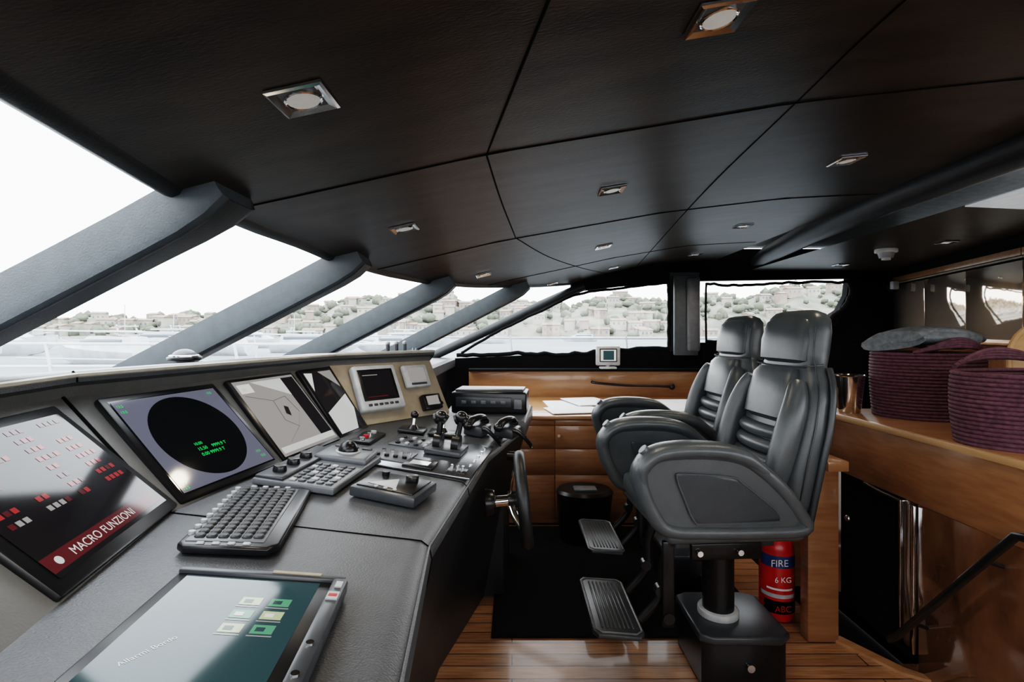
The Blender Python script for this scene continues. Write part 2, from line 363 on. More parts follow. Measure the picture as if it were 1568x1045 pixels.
b.rings([[(r*math.cos(a),r*math.sin(a),z) for a in np.linspace(0,2*math.pi,28,endpoint=False)] for r,z in ((.056,0),(.060,.01),(.078,.20),(.083,.205),(.078,.21),(.072,.2),(.056,.02))],M_chrome)
b.done()
# ------------------------------------------------------------------ helm console
def st(E,F,G,n,zE=1.33,zF=1.05,zG=.98):
    n=V((*n,0)).normalized(); E=V((*E,zE));F=V((*F,zF));G=V((*G,zG)); U=V((0,0,1))
    coam=[E-n*.16+U*-.06,E-n*.15+U*.05,E-n*.10+U*.062,E+n*.025+U*.066,E+n*.035+U*.058,E+n*.035+U*.040,E+n*.012+U*.028]
    pan=[E+n*.012+U*.028,E,F]
    wt=[F,F+(G-F)*.5,G-n*.05+U*.004,G-n*.025+U*.0,G-n*.006-U*.015,G-U*.045]
    fc=[G-U*.045,G-n*.01-U*.10,G-n*.05-U*.22,G-n*.14-U*.5,V((G.x-.23*n.x,G.y-.23*n.y,0))]
    return coam,pan,wt,fc
S=[st((-.86,-.35),(-.60,-.35),(-.05,-.35),(1,.1)),
   st((-1.00,.62),(-.70,.65),(-.15,.62),(1,.2)),
   st((-1.15,1.31),(-.85,1.27),(-.20,1.27),(1,.05)),
   st((-.885,2.47),(-.70,2.45),(-.10,2.22),(1,-.25)),
   st((-.47,2.92),(-.35,2.85),(.07,2.9),(.85,-.5)),]
b=B('helm_console')
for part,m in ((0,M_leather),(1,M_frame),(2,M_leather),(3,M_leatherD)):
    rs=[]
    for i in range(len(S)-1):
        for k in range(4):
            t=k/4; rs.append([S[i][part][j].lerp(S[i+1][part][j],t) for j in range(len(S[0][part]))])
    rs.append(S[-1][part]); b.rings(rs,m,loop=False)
for i in range(len(S)-1):
    b.sweep([S[i][0][4],S[i+1][0][4]],.007,.006,M_trimg,smooth=0,n=6)
b.sweep([S[2][0][3]+V((0,0,.002)),S[2][0][4],S[2][0][5]],.003,.003,M_seam,smooth=0,n=6)
for i in range(len(S)-1): b.sweep([S[i][2][4],S[i+1][2][4]],.004,.004,M_leather,smooth=0,n=6)
for q in (S[2],): b.sweep([q[2][0],q[2][2],q[2][3],q[2][4],q[2][5]]+q[3][1:3],.0028,.0028,M_seam,smooth=0,n=6)
s3=[S[2][2][j].lerp(S[3][2][j],.52) for j in range(6)]
b.sweep(s3,.0022,.0022,M_seam,smooth=0,n=6)
b.sweep([S[2][1][1],S[2][1][2]],.006,.006,M_seam,smooth=0,n=6); b.sweep([S[3][1][1],S[3][1][2]],.006,.006,M_seam,smooth=0,n=6)
def wingpt(u,v,off=.004):
    a=S[3][1][1].lerp(S[4][1][1],u); c=S[3][1][2].lerp(S[4][1][2],u); p=a.lerp(c,v); n=V((.6,-.5,.55)).normalized(); return p+n*off
b.poly([wingpt(.0,-.05),wingpt(1,-.05),wingpt(1,1),wingpt(.0,1)],M_tan)
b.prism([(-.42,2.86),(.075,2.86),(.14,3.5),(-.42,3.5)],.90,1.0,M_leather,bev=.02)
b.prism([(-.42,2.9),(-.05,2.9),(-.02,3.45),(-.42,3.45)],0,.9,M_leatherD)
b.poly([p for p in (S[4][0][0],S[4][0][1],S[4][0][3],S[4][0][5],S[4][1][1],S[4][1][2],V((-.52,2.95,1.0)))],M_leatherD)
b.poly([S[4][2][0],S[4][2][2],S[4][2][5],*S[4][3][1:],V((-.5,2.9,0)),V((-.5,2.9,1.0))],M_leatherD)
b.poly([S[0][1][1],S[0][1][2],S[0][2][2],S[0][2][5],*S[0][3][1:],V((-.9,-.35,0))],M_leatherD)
b.done(50)
b=B('dashboard_shelf')
rs=[]
for Y in np.linspace(-1.8,5.15,29):
    if Y<-.35: fx=-.86-.16
    elif Y<2.47: fx=float(np.interp(Y,[-.35,.62,1.31,2.47],[-.86,-1.0,-1.15,-.885]))-.165
    else: fx=float(np.interp(Y,[2.47,2.95,5.15],[-1.05,-.62,-.57]))
    bp=base_pt(Y); fz=1.30 if Y<2.9 else 1.24
    rs.append([(fx,Y,1.15),(fx,Y,fz-.02),(fx-.02,Y,fz),(min(bp.x,fx-.03),Y,min(bp.z+.01,fz)),(min(bp.x,fx-.03)-.05,Y,1.0)])
b.rings(rs,M_leatherD,loop=False); b.done()
b=B('wall_forward')
b.rings([[(fx_,Y,0),(fx_,Y,1.2)] for fx_,Y in ((-1.25,-1.8),(-1.25,.2),(-1.36,1.3),(-1.2,2.3),(-.72,3.0),(-.66,5.15))],M_leatherD,loop=False); b.done()
# ------------------------------------------------------------------ displays on the panel
def edgeP(i,u,v): 
    a=S[i][1][1].lerp(S[i+1][1][1],u); c=S[i][1][2].lerp(S[i+1][1][2],u); return a.lerp(c,v)
def panelM(i,u,v,off=0):
    o=edgeP(i,u,v); x=edgeP(i,u+.01,v)-edgeP(i,u-.01,v); y=edgeP(i,u,v-.01)-edgeP(i,u,v+.01)
    M=fr(o,x,y); return M@T(0,0,off)
def display(M,w,h,bez=.018,m=M_black,th=.02,scrm=M_scr):
    b=B('navigation_display',base=M)
    b.box((0,0,th/2-.006),(w,h,th),m,.006)
    b.rect(-w/2+bez,-h/2+bez,w/2-bez,h/2-bez,th-.0055,scrm); return b
z=.0155
b=display(panelM(1,.62,.53),.47,.375,.028); W,H=.207,.16
b.rect(-W,-H,W,H,z,E_dark)
rr=random.Random(3)
for c in range(4):
    x0=-.185+c*.10
    for r in range(8):
        yy=.135-r*.026
        mm=E_maroon if r<1 else (E_chartrefl if (c<2 and r%3==1) else E_red)
        if rr.random()<.85:
            for k in range(rr.randint(2,4)):
                b.rect(x0+k*.018,yy,x0+k*.018+.013,yy+.012,z+.0006,mm if rr.random()<.75 else E_maroon)
b.rect(-W,-H+.010,W*.92,-H+.045,z+.0006,E_maroon); b.text('MACRO FUNZIONI',.026,E_white,T(-.14,-H+.018,z+.001))
t=bmesh.new(); bmesh.ops.create_circle(t,cap_ends=True,segments=16,radius=.009); b.merge(t,E_chartrefl2,T(-.175,-H+.027,z+.001),rec=False)
b.done()
b=display(panelM(2,.215,.53),.415,.37,.018); W,H=.185,.162
b.rect(-W,-H,W,H,z,E_radarbg)
b.poly([(.150*math.cos(a),.150*math.sin(a),z+.0006) for a in np.linspace(0,2*math.pi,64,endpoint=False)],M_scr)
b.text('15.50    9999.9 T',.016,E_green,T(-.05,-.055,z+.0012)); b.text('0.00 9999.9 T',.016,E_green,T(-.05,-.075,z+.0012)); b.text('10.00',.014,E_green,T(-.05,-.035,z+.0012))
for x,yy in((-.18,.14),(-.18,.12),(-.18,-.14),(-.18,-.155),(.14,.14),(.14,-.12),(.145,-.14)): b.text('13.5',.012,E_green,T(x,yy,z+.001))
b.done()
b=display(panelM(2,.585,.53),.385,.36,.014,scrm=E_chartrefl); W=.17;H=.155  # light grey fill carries the reflected sky as screen colour
b.rect(-W,-H,W,-H+.025,z+.0003,E_chartrefl2); b.rect(.09,-.13,W,H,z+.0004,E_dark)
b.poly([(-.09,.155,z+.0005),(.09,.155,z+.0005),(.09,.07,z+.0005)],E_chartrefl2)  # pale triangle is a window reflection painted as screen content
b.poly([(-.02,-.005,z+.0009),(.0,-.02,z+.0009),(.015,.02,z+.0009),(-.005,.03,z+.0009)],M_black)
for p,q in (((-.16,.1),(-.04,.06)),((-.05,-.03),(-.04,.06)),((-.05,-.03),(0,-.07)),((0,-.07),(.06,-.01)),((.06,-.01),(.04,.07)),((.04,.07),(-.04,.06)),((-.1,-.12),(0,-.07))):
    b.sweep([(p[0],p[1],z+.0008),(q[0],q[1],z+.0008)],.0007,.0007,M_black,smooth=0,n=4)
b.rect(-.168,.11,-.10,.15,z+.0005,E_white); b.text('100',.018,E_gold,T(-.16,.12,z+.001))
b.done()
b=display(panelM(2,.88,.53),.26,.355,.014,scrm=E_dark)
b.poly([(-.11,-.16,z),(.04,-.16,z),(.11,-.06,z),(.11,.02,z),(-.11,-.05,z)],E_chartrefl2); b.poly([(.0,.155,z),(.11,.155,z),(.11,.06,z)],E_chartrefl); b.poly([(-.11,.06,z+.0005),(-.05,.15,z+.0005),(-.11,.155,z+.0005)],E_white)  # pale polygons paint sky reflections onto the dark screen
b.done()
wm=lambda u,v,off=0: fr(wingpt(u,v,off),wingpt(u+.02,v)-wingpt(u-.02,v),wingpt(u,v-.02)-wingpt(u,v+.02))
b=B('chart_plotter',base=wm(.28,.46,.01)); b.box((0,0,.02),(.25,.24,.045),M_lgrey,.014,seg=3); b.box((-.005,.012,.043),(.20,.165,.006),M_black,.003); b.rect(-.09,-.058,.08,.085,.0465,E_dark)
b.rect(-.085,-.055,.03,-.05,.047,E_maroon); b.rect(-.085,.06,.0,.064,.047,E_chartrefl)
for i in range(6): b.box((-.08+i*.03,-.092,.044),(.02,.012,.006),M_greyD,.002)
b.done()
b=B('depth_gauge',base=wm(.74,.30,.008)); b.box((0,0,.015),(.16,.13,.03),M_lgrey,.012); b.rect(-.055,-.03,.055,.045,.0305,E_chartrefl); b.box((0,-.047,.03),(.10,.012,.006),M_greyD,.002); b.done()
b=B('autopilot_display',base=wm(.78,.80,.008)); b.box((0,0,.02),(.12,.085,.04),M_black,.008); b.rect(-.04,-.02,.04,.03,.0405,E_chartrefl); b.cyl((.045,-.02,.04),(.045,-.02,.05),.01,M_chrome); b.done()
# ------------------------------------------------------------------ worktop items
def wz(X,Y):
    xb=float(np.interp(Y,[-.35,.65,1.27,2.45,2.85],[-.60,-.70,-.85,-.70,-.35])); xg=float(np.interp(Y,[-.35,.62,1.27,2.22,2.9],[-.05,-.15,-.20,-.10,.07]))
    t=min(max((X-xb)/(xg-xb),0),1); return 1.05-.07*t
def WM(x,y,ang=0):
    e=.1; return fr((x,y,wz(x,y)+.001),(math.cos(math.radians(ang)),math.sin(math.radians(ang)),(wz(x+e*math.cos(math.radians(ang)),y)-wz(x-e*math.cos(math.radians(ang)),y))/(2*e)),(-math.sin(math.radians(ang)),math.cos(math.radians(ang)),0))
b=B('computer_keyboard',base=WM(-.645,1.27,12))
b.prism([(-.095,-.19),(-.08,-.205),(.085,-.215),(.105,-.19),(.105,.19),(.085,.215),(-.08,.205),(-.095,.19)],.004,.024,M_black,bev=.006)
b.box((-.005,0,.0245),(.155,.375,.004),M_grey,.002)
for r in range(6):
    for c in range(15):
        w=.0195; b.box((.056-r*.0235,-.165+c*.0235,.028),(w,w,.008),M_key,.003,seg=1)
for c in range(10): b.cyl((-.083,-.15+c*.035,.024),(-.083,-.15+c*.035,.032),.007,M_lgrey,n=10)
for y in (-.197,.2):
    for x in(-.05,-.02,.01,.04): b.box((x,y,.025),(.016,.010,.005),M_lgrey,.002,seg=1)
b.done()
b=B('radar_control_keypad',base=WM(-.625,1.70,-4))
b.prism([(-.13,-.20),(.12,-.205),(.13,.19),(-.12,.20)],.002,.024,M_grey,bev=.006)
b.prism([(-.125,-.195),(-.04,-.198),(-.035,.19),(-.118,.192)],.02,.034,M_greyD,bev=.006)
for i in range(3): b.cyl((-.08,-.14+i*.085,.034),(-.08,-.14+i*.085,.052),.021,M_black,r2=.018,bev=.002)
for r in range(5):
    for c in range(7): b.box((-.018+r*.028,-.175+c*.029,.026),(.019,.019,.006),M_lgrey if (r*7+c)%5==0 else M_greyD,.002,seg=1)
b.prism([(-.06,.05),(.12,.05),(.115,.19),(-.06,.19)],.02,.045,M_grey,bev=.012)
b.sph((.03,.12,.05),.034,M_black); b.sweep([(.03+.038*math.cos(a),.12+.038*math.sin(a),.047) for a in np.linspace(0,2*math.pi,20,endpoint=False)],.004,.005,M_lgrey,closed=True,smooth=0,n=6)
for i in range(3): b.box((-.02+.05*i,.175,.047),(.035,.016,.006),M_greyD,.002)
b.done()
b=B('joystick_controller',base=WM(-.36,1.56,-14))
b.box((0,0,.020),(.21,.17,.032),M_greyD,.008); b.box((0,0,.037),(.18,.14,.006),M_black,.002)
b.poly([(-.07,-.045,.041),(.03,-.055,.041),(.0,.03,.041)],M_lgrey)
b.cyl((.04,.035,.038),(.04,.035,.058),.020,M_black,bev=.003); b.cyl((-.055,.045,.038),(-.055,.045,.052),.012,M_black)
for i in range(3): b.cyl((-.03+.03*i,-.062,.038),(-.03+.03*i,-.062,.043),.006,M_lgrey,n=10)
b.done()
b=B('touchscreen_monitor',base=WM(-.455,.80,6))
b.box((0,0,.010),(.30,.36,.018),M_black,.005); b.rect(-.13,-.16,.108,.158,.0195,E_teal)
b.box((0,.173,.015),(.30,.018,.022),M_greyD,.003); b.box((.06,.176,.027),(.09,.008,.002),M_tan)
b.box((.145,-.01,.018),(.028,.34,.03),M_greyD,.006); b.box((.145,.09,.034),(.02,.025,.003),M_lgrey); b.box((.145,.09,.0358),(.014,.008,.001),M_red); b.box((.147,.13,.034),(.012,.02,.003),M_lgrey)
for y in (-.12,-.05): b.cyl((.145,y,.03),(.145,y,.037),.006,M_chrome,n=10)
for r in range(2):
    for c in range(3):
        x=-.005+r*.048; y=.07-c*.040
        b.rect(x,y,x+.034,y+.024,.0199,E_igreen if (r+c)%2 else E_gold); b.rect(x+.006,y+.006,x+.02,y+.017,.0203,E_white if c%2 else E_teal); b.rect(x-.002,y-.007,x+.036,y-.004,.0199,E_chartrefl)
b.text('Allarmi Bordo',.014,E_white,T(-.09,-.10,.0199)@R(60,'Z'))
b.done()
b=B('engine_control_panel',base=WM(-.33,2.06,-8))
b.box((0,0,.004),(.44,.50,.008),M_steel,.002)
b.box((-.10,.13,.010),(.18,.2,.006),M_greyD,.002); b.box((-.11,-.12,.010),(.15,.14,.006),M_grey,.002); b.box((.02,-.19,.012),(.11,.09,.014),M_black,.004)
b.rect(-.015,-.215,.055,-.165,.0195,E_chartrefl2)
for r in range(4):
    for c in range(3): b.box((-.16+r*.04,.06+c*.05,.016),(.016,.02,.010),[M_black,M_lgrey,M_red][(r*2+c)%3 if (r+c)%4==0 else (r+c)%2],.002,seg=1)
for r in range(4):
    for c in range(2): b.cyl((-.16+r*.035,-.15+c*.06,.010),(-.16+r*.035,-.15+c*.06,.022),.009,[M_black,M_chrome][c],n=14)
b.box((.16,-.19,.010),(.07,.06,.006),M_black,.002)
for i in range(3): b.cyl((.14+.02*i,-.19,.012),(.14+.02*i,-.19,.03),.005,M_chrome,n=10)
for i in range(5): b.cyl((.19,-.1+.07*i,.008),(.19,-.1+.07*i,.014),.006,M_chrome,n=10)
b.done()
b=B('throttle_lever',base=WM(-.27,2.10,-8)@T(0,0,.008))
b.box((0,0,.012),(.15,.15,.022),M_greyD,.006)
for s in (-.038,.038):
    t=bmesh.new(); bmesh.ops.create_cone(t,cap_ends=True,segments=24,radius1=.038,radius2=.038,depth=.03); b.merge(t,M_black,T(s,0,.038)@R(90,'Y'))
    b.sweep([(s,0,.05),(s,.01+s*.3,.09),(s,.02+s*.5,.125)],.012,.016,M_black,bi=(1,0,0))
    b.sweep([(s-.024,.02+s*.5,.128),(s,.02+s*.5,.138),(s+.024,.02+s*.5,.128)],.022,.020,M_black)
    b.sph((s,.02+s*.5,.142),.027,M_black,sc=(1,1,.9)); b.cyl((s,.0,.05),(s,.004,.07),.018,M_chrome)
b.done()
b=B('bow_thruster_joystick',base=WM(-.47,2.42,0))
for i in range(2):
    b.box((i*.14,0,.010),(.12,.12,.014),M_black,.003); b.cyl((i*.14,0,.014),(i*.14,0,.035),.028,M_black,r2=.014); b.cyl((i*.14,0,.03),(i*.14,.01,.07),.008,M_chrome); b.sph((i*.14,.01,.08),.019,M_black)
b.done()
b=B('warning_buzzer_panel',base=WM(-.60,2.2,-5)); b.box((-.02,0,.006),(.09,.2,.012),M_black,.003)
for i in range(4): b.cyl((-.02,-.07+.045*i,.012),(-.02,-.07+.045*i,.022),.012,[M_chrome,M_red,M_chrome,M_lgrey][i],n=14)
b.done()
b=B('vhf_handset',base=WM(-.17,2.50,-20))
for k,(ox,oy) in enumerate(((0,0),(.13,.07))):
    b.box((ox,oy,.027),(.10,.12,.05),M_greyD,.01)
    b.sweep([(ox-.02,oy-.08,.058),(ox-.01,oy-.05,.080),(ox,oy,.087),(ox,oy+.05,.080),(ox,oy+.08,.058)],.020,.013,M_black,bi=(1,0,0),ex=2.5)
    b.sph((ox-.02,oy-.08,.055),.024,M_black,sc=(1,.8,.9)); b.sph((ox,oy+.08,.055),.024,M_black,sc=(1,.8,.9))
    pts=[]
    for i in range(150):
        t=i/149; c=V((ox+.05+.10*t,oy-.06-.04*math.sin(t*3.1),.05-.06*t+.03*math.sin(t*3.1))); a=i*1.05
        pts.append(c+V((0,.010*math.cos(a),.010*math.sin(a))))
    b.sweep(pts,.0028,.0028,M_black,smooth=0,n=5)
b.done(60)
b=B('echo_printer',base=T(-.13,3.22,1.002)@R(-6,'Z'))
b.box((0,0,.065),(.46,.24,.13),M_black,.012,seg=3); b.box((0,0,.135),(.42,.20,.02),M_greyD,.008); b.box((-.03,-.122,.07),(.34,.01,.06),M_greyD,.003)
for i in range(5): b.box((-.15+i*.06,-.128,.07),(.03,.008,.02),M_grey,.002)
b.box((.18,-.122,.06),(.05,.012,.06),M_grey,.004); b.done()
b=B('yellow_marker_lamp'); b.cyl((.02,2.46,.90),(.055,2.45,.90),.017,M_yellow,bev=.003); b.cyl((-.02,2.47,.90),(.02,2.46,.90),.022,M_black); b.done()
b=B('pen_holder',base=T(-.64,3.35,1.242)); b.cyl((0,0,0),(0,0,.07),.035,M_black)
for i in range(6): a=i*1.05; b.cyl((.015*math.cos(a),.015*math.sin(a),.04),(.03*math.cos(a),.03*math.sin(a),.13+.01*(i%3)),.0035,[M_black,M_greyD,M_lgrey][i%3],n=8)
b.done()
b=B('dash_mounting_posts')
for x,y in ((-.66,3.15),(-.70,3.10),(-.74,3.05)): b.cyl((x,y,1.242),(x,y,1.43),.012,M_greyD); b.sph((x,y,1.43),.014,M_lgrey)
b.done()
b=B('dome_compass',base=T(-1.17,1.83,1.398)); b.cyl((0,0,0),(0,0,.012),.055,M_black,bev=.003); b.sph((0,0,.012),.040,M_grey,sc=(1,1,.7)); b.sweep([(.045*math.cos(a),.045*math.sin(a),.014) for a in np.linspace(0,2*math.pi,24,endpoint=False)],.005,.005,M_chrome,closed=True,smooth=0,n=6); b.done()
# ------------------------------------------------------------------ steering wheel
b=B('steering_wheel',base=T(.045,2.02,.84)@R(-6,'Y'))
rw=.165
b.sweep([(0,rw*math.cos(a),rw*math.sin(a)) for a in np.linspace(0,2*math.pi,40,endpoint=False)],.023,.023,M_leatherD,closed=True,smooth=0,n=12)
for k in range(3):
    a=math.radians(90+120*k); b.sweep([(-.05,.03*math.cos(a),.03*math.sin(a)),(-.035,.09*math.cos(a),.09*math.sin(a)),(0,rw*math.cos(a),rw*math.sin(a))],.008,.016,M_chrome,smooth=4)
b.cyl((-.06,0,0),(-.005,0,0),.036,M_black,r2=.028,bev=.004); b.cyl((-.12,0,0),(-.06,0,0),.022,M_chrome); b.cyl((-.15,0,0),(-.11,0,0),.055,M_black,r2=.045,bev=.006)
b.done()
# ------------------------------------------------------------------ desk on far side
b=B('chart_desk')
b.box((.82,4.55,.835),(2.5,1.22,.03),M_woodH,.005); b.box((.82,3.975,.42),(2.46,.03,.80),M_wood)
b.box((.82,5.12,.98),(2.5,.04,.27),M_woodH,.004)
xs=[-.38,.33,1.06,1.75,2.05]
for i in range(4):
    w=xs[i+1]-xs[i]-.006; c=(xs[i]+xs[i+1])/2
    for z0,z1 in ((.60,.77),(.40,.59),(.06,.39)): b.box((c,3.955,(z0+z1)/2),(w,.02,z1-z0+.004),M_wood,.002)
    b.box((c,3.957,.795),(w,.02,.04),M_wood,.002)
b.cyl((.36,3.94,.70),(.36,3.925,.70),.012,M_chrome,n=12)
b.box((.82,5.08,1.12),(2.5,.12,.025),M_blackm,.006)
b.done()
b=B('grab_handle'); b.sweep([(.80,5.09,1.00),(.82,5.05,.995),(1.1,5.04,.97),(1.38,5.04,.965),(1.58,5.05,.955),(1.6,5.09,.955)],.012,.012,M_black,smooth=4); b.sph((1.58,5.05,.955),.03,M_black,sc=(1,.6,1)); b.done()
b=B('paper_charts')
for i,(x,y,w,h,a) in enumerate(((.62,4.45,.62,.70,4),(.75,4.20,.42,.34,-8),(.50,4.17,.42,.32,10),(1.35,4.42,.80,.75,2),(1.25,4.20,.45,.3,-5),(.68,4.62,.34,.48,15))):
    b.box((0,0,0),(w,h,.003+.002*(i%3)),M_paper,0,T(x,y,.853+.0035*i)@R(a,'Z'))
b.done()
b=B('cctv_monitor',base=T(.94,5.02,1.133)); b.box((0,0,.012),(.16,.08,.02),M_lgrey,.006); b.cyl((0,0,.02),(0,0,.05),.02,M_lgrey); b.box((0,0,.13),(.235,.05,.19),M_lgrey,.012); b.box((0,-.026,.135),(.17,.006,.13),M_black,.003)
b.poly([(-.075,-.030,.08),(.075,-.030,.08),(.075,-.030,.19),(-.075,-.030,.19)],E_white); b.poly([(-.05,-.0305,.09),(.055,-.0305,.09),(.055,-.0305,.18),(-.05,-.0305,.18)],E_teal); b.done()
b=B('waste_bin',base=T(.52,3.68,.013)); 
b.rings([[(r*math.cos(a)*1.25,r*math.sin(a),z) for a in np.linspace(0,2*math.pi,28,endpoint=False)] for r,z in ((.13,0),(.14,.02),(.16,.32),(.165,.34),(.15,.36))],M_black); b.box((0,-.03,.365),(.16,.10,.02),M_grey,.006); b.done()
b=B('fire_extinguisher',base=T(1.395,2.70,.002))
b.rings([[(r*math.cos(a),r*math.sin(a),z) for a in np.linspace(0,2*math.pi,28,endpoint=False)] for r,z in ((.07,0),(.083,.012),(.085,.03),(.085,.36),(.078,.40),(.055,.43),(.03,.45),(.026,.47))],M_red)
def lab(z0,z1,m,r=.0857,a0=185,a1=330): b.rings([[(r*math.cos(a),r*math.sin(a),z) for a in np.linspace(math.radians(a0),math.radians(a1),20)] for z in (z0,z1)],m,loop=False)
lab(.285,.345,M_blue); lab(.13,.15,M_lgrey); lab(.05,.115,M_seam,a0=200); lab(.17,.18,M_white,a0=210,a1=300)
b.text('FIRE',.05,M_white,T(-.075,-.088,.297)@R(90,'X')); b.text('ABC',.045,M_red,T(-.055,-.089,.065)@R(90,'X')); b.text('6 KG',.04,M_white,T(-.055,-.088,.215)@R(90,'X'))
b.cyl((0,0,.46),(0,0,.50),.022,M_black); b.box((-.03,0,.515),(.12,.02,.015),M_black,.004); b.box((-.03,0,.54),(.13,.02,.012),M_black,.004,M=R(-8,'Y'))
b.sweep([(.02,0,.49),(.07,0,.48),(.085,0,.46)],.010,.010,M_black); b.done()
# ------------------------------------------------------------------ helm chairs
def ell(c,a,bt,tilt,n=28,ex=3.2):
    c=V(c); u=V((math.cos(tilt),0,math.sin(tilt))); out=[]
    for j in range(n):
        t=2*math.pi*j/n; ca,sa=math.cos(t),math.sin(t)
        out.append(c+V((0,1,0))*math.copysign(abs(ca)**(2/ex),ca)*a+u*math.copysign(abs(sa)**(2/ex),sa)*bt)
    return out
def chair(X,Y,rot):
    b=B('helm_chair',base=T(X,Y,0))
    top=R(rot,'Z'); bk=top@T(.045,0,0)
    b.prism([(-.17,-.15),(-.12,-.18),(.14,-.18),(.19,-.14),(.19,.14),(.14,.18),(-.12,.18),(-.17,.15)],0.001,.215,M_black,bev=.012)
    b.prism([(-.18,-.16),(-.13,-.19),(.15,-.19),(.20,-.15),(.20,.15),(.15,.19),(-.13,.19),(-.18,.16)],.20,.236,M_greyD,bev=.01)
    b.cyl((.02,-.182,.11),(.02,-.195,.11),.016,M_chrome,n=14)
    b.cyl((-.04,0,.23),(-.04,0,.265),.088,M_lgrey,bev=.008,n=32); b.cyl((-.04,0,.26),(-.04,0,.64),.068,M_black,n=28); b.cyl((-.04,0,.53),(-.04,0,.64),.09,M_black,r2=.15,n=28)
    b.box((-.08,0,.655),(.46,.40,.05),M_black,.012,M=top)
    for s in (-.17,.17): b.box((-.10,s,.625),(.42,.03,.03),M_greyD,.004,M=top)
    for x in (-.22,-.05): b.cyl((x,-.205,.60),(x,-.22,.60),.012,M_chrome,n=12,M=top)
    b.box((-.10,-.19,.60),(.30,.02,.07),M_black,.006,M=top)
    for s in (-.12,.12):
        b.sweep([(-.27,s,.63),(-.32,s,.52),(-.33,s,.38),(-.42,s,.27)],.012,.020,M_black,bi=(0,1,0))
        b.cyl((-.335,s-.02,.40),(-.335,s+.02,.40),.024,M_black,n=16)
    b.box((-.31,-.15,.44),(.05,.025,.36),M_black,.006); b.cyl((-.31,-.17,.30),(-.31,-.13,.30),.024,M_black)
    fm=T(-.535,-.03,.285)@R(4,'Y')
    b.prism([(-.085,-.24),(.085,-.24),(.105,-.21),(.105,.21),(.085,.24),(-.085,.24),(-.105,.21),(-.105,-.21)],-.012,.008,M_greyD,fm,bev=.006)
    for i in range(8): b.box((-.063+i*.018,0,.010),(.008,.38,.006),M_chair,.002,fm,seg=1)
    b.sweep([(-.095,-.2,.008),(-.095,.2,.008),(-.07,.225,.008),(.07,.225,.008),(.095,.2,.008),(.095,-.2,.008),(.07,-.225,.008),(-.07,-.225,.008)],.005,.005,M_grey,closed=True,smooth=0,n=6,M=fm)
    # seat
    rs=[]
    for x,a,zc_,t in ((-.42,.19,.775,.03),(-.41,.21,.78,.055),(-.35,.225,.785,.07),(-.2,.23,.785,.072),(0,.23,.775,.07),(.15,.225,.775,.06)):
        rs.append([(x,math.copysign(abs(math.cos(q))**.6,math.cos(q))*a,zc_+math.copysign(abs(math.sin(q))**.6,math.sin(q))*t) for q in np.linspace(0,2*math.pi,28,endpoint=False)])
    b.rings(rs,M_chair,M=top)
    b.box((-.11,0,.700),(.56,.62,.055),M_chair,.026,top,seg=3)
    # back shell
    secs=[((.13,0,.66),.18,.04,.25),((.13,0,.69),.225,.075,.25),((.15,0,.80),.245,.085,.22),((.18,0,.95),.258,.085,.2),((.215,0,1.10),.262,.08,.18),((.24,0,1.22),.252,.072,.16),((.255,0,1.30),.228,.065,.15),((.262,0,1.335),.202,.060,.15),((.268,0,1.36),.186,.060,.15),((.275,0,1.42),.188,.066,.15),((.285,0,1.50),.188,.066,.14),((.292,0,1.555),.178,.060,.14),((.296,0,1.58),.15,.044,.14),((.298,0,1.592),.11,.02,.14)]
    b.rings([ell(c,a,t,-ti) for c,a,t,ti in secs],M_chair,M=bk)
    for s in (-1,1):
        b.sweep([(.03,s*.20,.80),(.06,s*.215,.93),(.10,s*.218,1.08),(.145,s*.205,1.20),(.175,s*.175,1.29)],.045,.055,M_chair,bi=(0,1,0),taper=lambda t:1-.45*abs(2*t-1)**3,M=bk)
    for i in range(4):
        z0=.875+i*.062; x=.072+(z0-.86)*.24
        b.sweep([(x+.02,-.175,z0),(x-.006,-.10,z0),(x-.016,0,z0),(x-.006,.10,z0),(x+.02,.175,z0)],.031,.034,M_chair,bi=(0,0,1),n=12,smooth=3,M=bk)
    b.rings([ell((.155+.0,0,1.105),.13,.03,-.2),ell((.148,0,1.125),.158,.052,-.2),ell((.168,0,1.22),.163,.052,-.17),ell((.188,0,1.31),.153,.046,-.15),ell((.20,0,1.34),.135,.03,-.15)],M_chair,M=bk)
    b.rings([ell((.225,0,1.36),.12,.02,-.15),ell((.218,0,1.375),.158,.038,-.15),ell((.231,0,1.46),.165,.044,-.15),ell((.246,0,1.54),.15,.034,-.15),ell((.258,0,1.568),.12,.015,-.15)],M_chair,M=bk)
    b.sweep([(.275,-.190,1.36),(.21,-.186,1.355),(.19,-.14,1.350),(.182,0,1.348),(.19,.14,1.350),(.21,.186,1.355),(.275,.190,1.36)],.004,.004,M_chairD,n=6,M=bk)
    for s in (-1,1):
        b.sweep([(.18,s*.243,.72),(.215,s*.265,.95),(.25,s*.268,1.12),(.275,s*.25,1.26),(.29,s*.205,1.345)],.012,.014,M_chairD,bi=(0,1,0),M=bk)
        b.sweep([(.13,s*.238,.74),(.155,s*.262,.95),(.19,s*.266,1.12),(.215,s*.25,1.25),(.235,s*.2,1.34),(.232,s*.188,1.42),(.245,s*.187,1.52)],.003,.003,M_chairD,bi=(0,1,0),M=bk,n=6)
